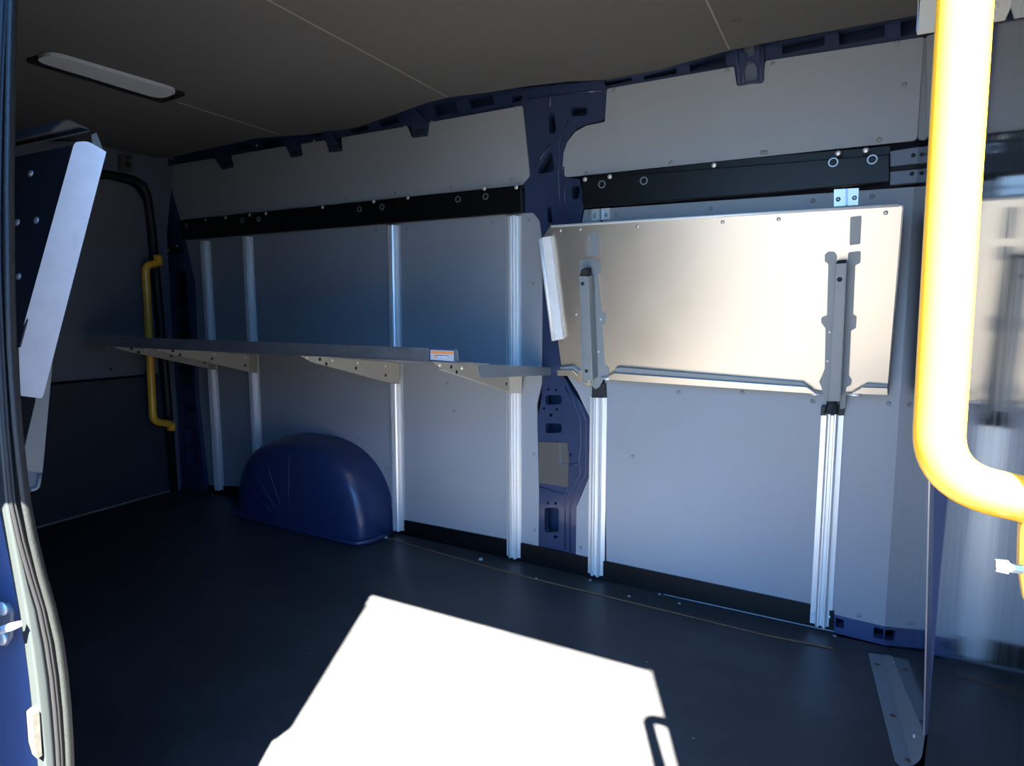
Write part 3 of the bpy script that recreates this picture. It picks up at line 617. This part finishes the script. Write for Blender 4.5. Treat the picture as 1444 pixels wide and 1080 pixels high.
# handle
hb = thing('grab_handle', 'thick bright yellow grab handle in sunlight at the door opening', 'handle', (.17, .5, .9))
HY = .5
hpts = [(.176, HY, 1.37), (.050, HY, 1.37), ony(1342, 300, HY), ony(1322, 580, HY), Vector((.058, HY, .934)), (.176, HY, .918)]
pth = fillet([hpts[0], hpts[1], hpts[4], hpts[5]], .04, 12)
bm = bmesh.new(); tube(bm, pth, .0150, 24); link('bar', bm, M['yellow'], hb, smooth=True)
bm = bmesh.new(); prism(bm, rnd([ony(1439, 733, HY), ony(1475, 733, HY), ony(1475, 880, HY), ony(1445, 850, HY), ony(1437, 800, HY)], .01), (0, .008, 0)); link('foot_plate', bm, M['yellow'], hb, bev=.002)
bm = bmesh.new(); c0 = ony(1442, 803, HY-.008); tube(bm, [c0, c0+Vector((-.007, 0, .0)), c0+Vector((-.0072, 0, .0)), c0+Vector((-.014, 0, .0))], [.003, .003, .0045, .004], 6); link('bolt', bm, M['alud'], hb)
fix(hb)

# ---------------------------------------------------------------- rear pillar of the door opening (left foreground)
def curve(pts, z):
    for (a, za), (b_, zb) in zip(pts, pts[1:]):
        if za >= z >= zb:
            t = (za-z)/(za-zb) if za != zb else 0; return a+(b_-a)*t
    return pts[0][0] if z > pts[0][1] else pts[-1][0]
X1, X2, X3 = -.920, -.928, -.932              # the pillar leans inwards towards the roof: its depth y changes with height
def cv(px, x): return [((p := onx(a, b_, x)).y, p.z) for a, b_ in px]
C1 = cv([(30, -120), (26, 0), (23, 120), (21, 260), (22, 400), (24, 480), (29, 560), (34, 620), (43, 700), (54, 757), (69, 820), (82, 863), (91, 905), (97, 950), (103, 1013), (106, 1080), (108, 1200)], X1)
C2 = cv([(12, -120), (7, 0), (0, 150), (-3, 300), (-2, 400), (3, 500), (9, 600), (19, 711), (34, 778), (60, 864), (70, 915), (77, 965), (82, 1020), (86, 1080), (90, 1200)], X2)
C3 = cv([(2, -120), (-3, 0), (-12, 150), (-14, 300), (-12, 400), (-8, 500), (-2, 600), (8, 711), (23, 790), (38, 868), (49, 940), (54, 988), (60, 1045), (64, 1080), (70, 1200)], X3)
def loft(name, fn, m, parent=None, zs=None, smooth=True):
    zs = zs or [1.85-.05*i for i in range(34)] + [.12, .05, 0., -.1, -.3]
    bm = bmesh.new(); prev = None
    for z in zs:
        ring = [bm.verts.new(p) for p in fn(z)]
        if prev:
            for i in range(len(ring)-1): bm.faces.new((prev[i], prev[i+1], ring[i+1], ring[i]))
        prev = ring
    return link(name, bm, m, parent, smooth=smooth)
def inner(z):
    y1, y2 = curve(C1, z), curve(C2, z)
    return [(X1-.35, y1+.02, z), (X1-.08, y1+.012, z), (X1-.022, y1+.007, z), (X1-.005, y1+.002, z), (X1, y1-.004, z), (X1+.001, y1-.012, z), (X2-.004, y2+.014, z), (X2-.006, y2+.006, z), (X2-.012, y2+.002, z)]
struct(loft('trim_8', inner, M['rubber']))
sl_ = loft('door_seal', lambda z: [(X2-.010, curve(C2, z)+.004, z), (X2+.000, curve(C2, z)+.004, z), (X2+.002, curve(C2, z)+.001, z), (X2-.002, curve(C2, z), z), (X2+.0015, curve(C2, z)-.0015, z), (X2-.006, curve(C2, z)-.004, z)], M['seal'])
tag(sl_, 'black rubber door seal along the left door pillar', 'seal')
def outer(z):
    y2, y3 = curve(C2, z), curve(C3, z)
    return [(X2-.016, y2-.003, z), (X2-.004, y2-.004, z), (X3, (y2+y3)/2, z), (X3, y3+.003, z), (X3-.0006, y3+.0006, z), (X3-.004, y3, z), (X3-.02, y3, z)]
struct(loft('trim_9', outer, M['flange']))
def bodyp(z):
    y3 = curve(C3, z); k = 1.09
    return [(X3-.01, y3+.002, z), (X3*k, y3*k+.004, z), (X3*k-.012, y3*k-.006, z), (X3*k-.03, y3*k-.012, z), (X3*k-.08, y3*k-.02, z), (X3*k-.25, .37, z)]
struct(loft('trim_10', bodyp, M['body']))
# striker on the pillar
skt = thing('door_striker', 'steel door striker with two screws on the blue door pillar', 'striker', tuple(ony(5, 885, .40)))
bm = bmesh.new(); prism(bm, rnd([ony(*p, .398) for p in ((-25, 848), (8, 850), (15, 862), (14, 900), (6, 912), (-25, 912))], .008), (0, .004, 0)); link('striker_plate', bm, M['alud'], skt, bev=.001)
bm = bmesh.new(); tube(bm, [ony(-30, 896, .398), ony(-5, 890, .378), ony(16, 884, .378), ony(31, 879, .388)], [.005, .005, .0055, .004], 10); link('striker_bar', bm, M['alup'], skt, smooth=True)
for p in ((3, 858), (2, 900)):
    bm = bmesh.new(); dome(bm, (0, 0, 0), (.2, -1, 0), .010, .004, 12); c = link('screw', bm, M['zinc'], skt, smooth=True); c.location = ony(*p, .396)
fix(skt)
bm = bmesh.new(); prism(bm, [onx(*p, X3+.001) for p in ((44, 1009), (54, 1003), (56, 1004), (60, 1066), (53, 1071), (47, 1052))], (-.02, .002, 0)); lt = link('latch_plate', bm, M['wornsteel'], bev=.001)
tag(lt, 'worn bare metal latch plate low on the left door pillar', 'latch plate')

# ---------------------------------------------------------------- folded shelf on the near side, seen end-on
ns = thing('folded_shelf', 'aluminium shelf folded up on the near side wall, seen end-on at the left', 'shelf', (-1.30, .60, .80))
X = -1.30
e = [hit(*p, (X, .6, 1.), (.8, -.6, -.1)) for p in ((105, 200), (124, 199), (150, 214), (60, 562), (29, 558), (26, 485))]
bm = bmesh.new(); prism(bm, rnd(e, [.012, .02, .002, .006, .003, .003]), (-.0025, .001, 0)); link('end_lip', bm, M['aluw'], ns, bev=.001)
top_o, top_i = onx(92, 166, X), onx(138, 187, X)
L = Vector((-1.15, -.02, 0))
bot_o = onx(30, 560, X)
t2 = onx(128, 200, X)
bm = bmesh.new(); prism(bm, [onx(106, 204, X), onx(27, 490, X), onx(27, 490, X)+L, onx(106, 204, X)+L], (0, .0025, 0)); link('tray', bm, M['rearlow'], ns)
bm = bmesh.new(); tp = rnd([onx(60, 190, X-.02), onx(93, 166, X-.02), onx(138, 186, X-.02)], .02)[2:]
vs_ = [[bm.verts.new(p), bm.verts.new(p+L), ] for p in tp]
for a, b2 in zip(vs_, vs_[1:]): bm.faces.new((a[0], b2[0], b2[1], a[1]))
to = link('top_fold', bm, M['rearlow'], ns, smooth=True); sm = to.modifiers.new('thickness', 'SOLIDIFY'); sm.thickness = .003
bm = bmesh.new(); prism(bm, [onx(136, 187, X-.02), onx(146, 212, X-.02), onx(131, 206, X-.02), onx(129, 190, X-.02)], (-.003, 0, 0)); link('corner_gusset', bm, M['bracket'], ns)
g_ = [onx(*p, X-.09) for p in ((76, 490), (60, 668), (38, 664), (35, 630), (50, 566), (60, 480))]
bm = bmesh.new(); prism(bm, rnd(g_, .004), (-.003, 0, 0)); br_ = link('folding_arm', bm, M['bracket'], ns, bev=.001)
bm = bmesh.new(); tube(bm, fillet([onx(56, 668, X-.09), onx(53, 688, X-.09), onx(42, 691, X-.09)], .02), .004, 8); link('hooked_end', bm, M['bracket'], br_, smooth=True)
bm = bmesh.new(); prism(bm, [onx(*p, X-.09) for p in ((38, 662), (57, 667), (54, 686), (42, 690))], (-.2, 0, 0)); link('hinge_block', bm, M['bulk'], br_)
for p in ((44, 245), (52, 311), (25, 314), (27, 390)):
    q_ = onx(*p, X-.0); n_ = Vector((0, -1, .3))
    # put the rivet on the tray plane
    A0, nn = onx(106, 204, X), (onx(27, 490, X)-onx(106, 204, X)).cross(L).normalized()
    q_ = hit(p[0], p[1], A0, nn)
    if nn.y > 0: nn = -nn
    bm = bmesh.new(); dome(bm, (0, 0, 0), nn, .007, .004); c = link('rivet', bm, M['zinc'], ns, smooth=True); c.location = q_
fix(ns)

# ---------------------------------------------------------------- outdoors behind the camera
bm = bmesh.new(); box(bm, -25, 25, -30, 12, -.75, -.62); struct(link('ground', bm, M['ground']))
bm = bmesh.new(); box(bm, 4.5, 9, -11, -1.6, -.62, 1.8); struct(link('wall_sky_block_front', bm, M['bulk']))  # added unseen block, cuts daylight arriving from the front side
bm = bmesh.new(); box(bm, -9, -3.4, -11, -1.2, -.62, 4.2); struct(link('wall_sky_block_rear', bm, M['bulk']))  # added unseen block, holds daylight off the panels near the bulkhead
sdoor = thing('sliding_door', 'blue sliding door slid open along the outside of the van', 'door', (-1.6, .25, -.2))
bm = bmesh.new(); prism(bm, [(-2.3, .20, -.2), (-.884, .20, -.2), (-.884, .20, 1.02), (-.822, .20, 1.07), (-.822, .20, 1.9), (-2.3, .20, 1.9)], (0, .06, 0)); link('door_panel', bm, M['body'], sdoor, bev=.01)  # out of view; front edge stepped to shape the shadow on the pillar
fix(sdoor)
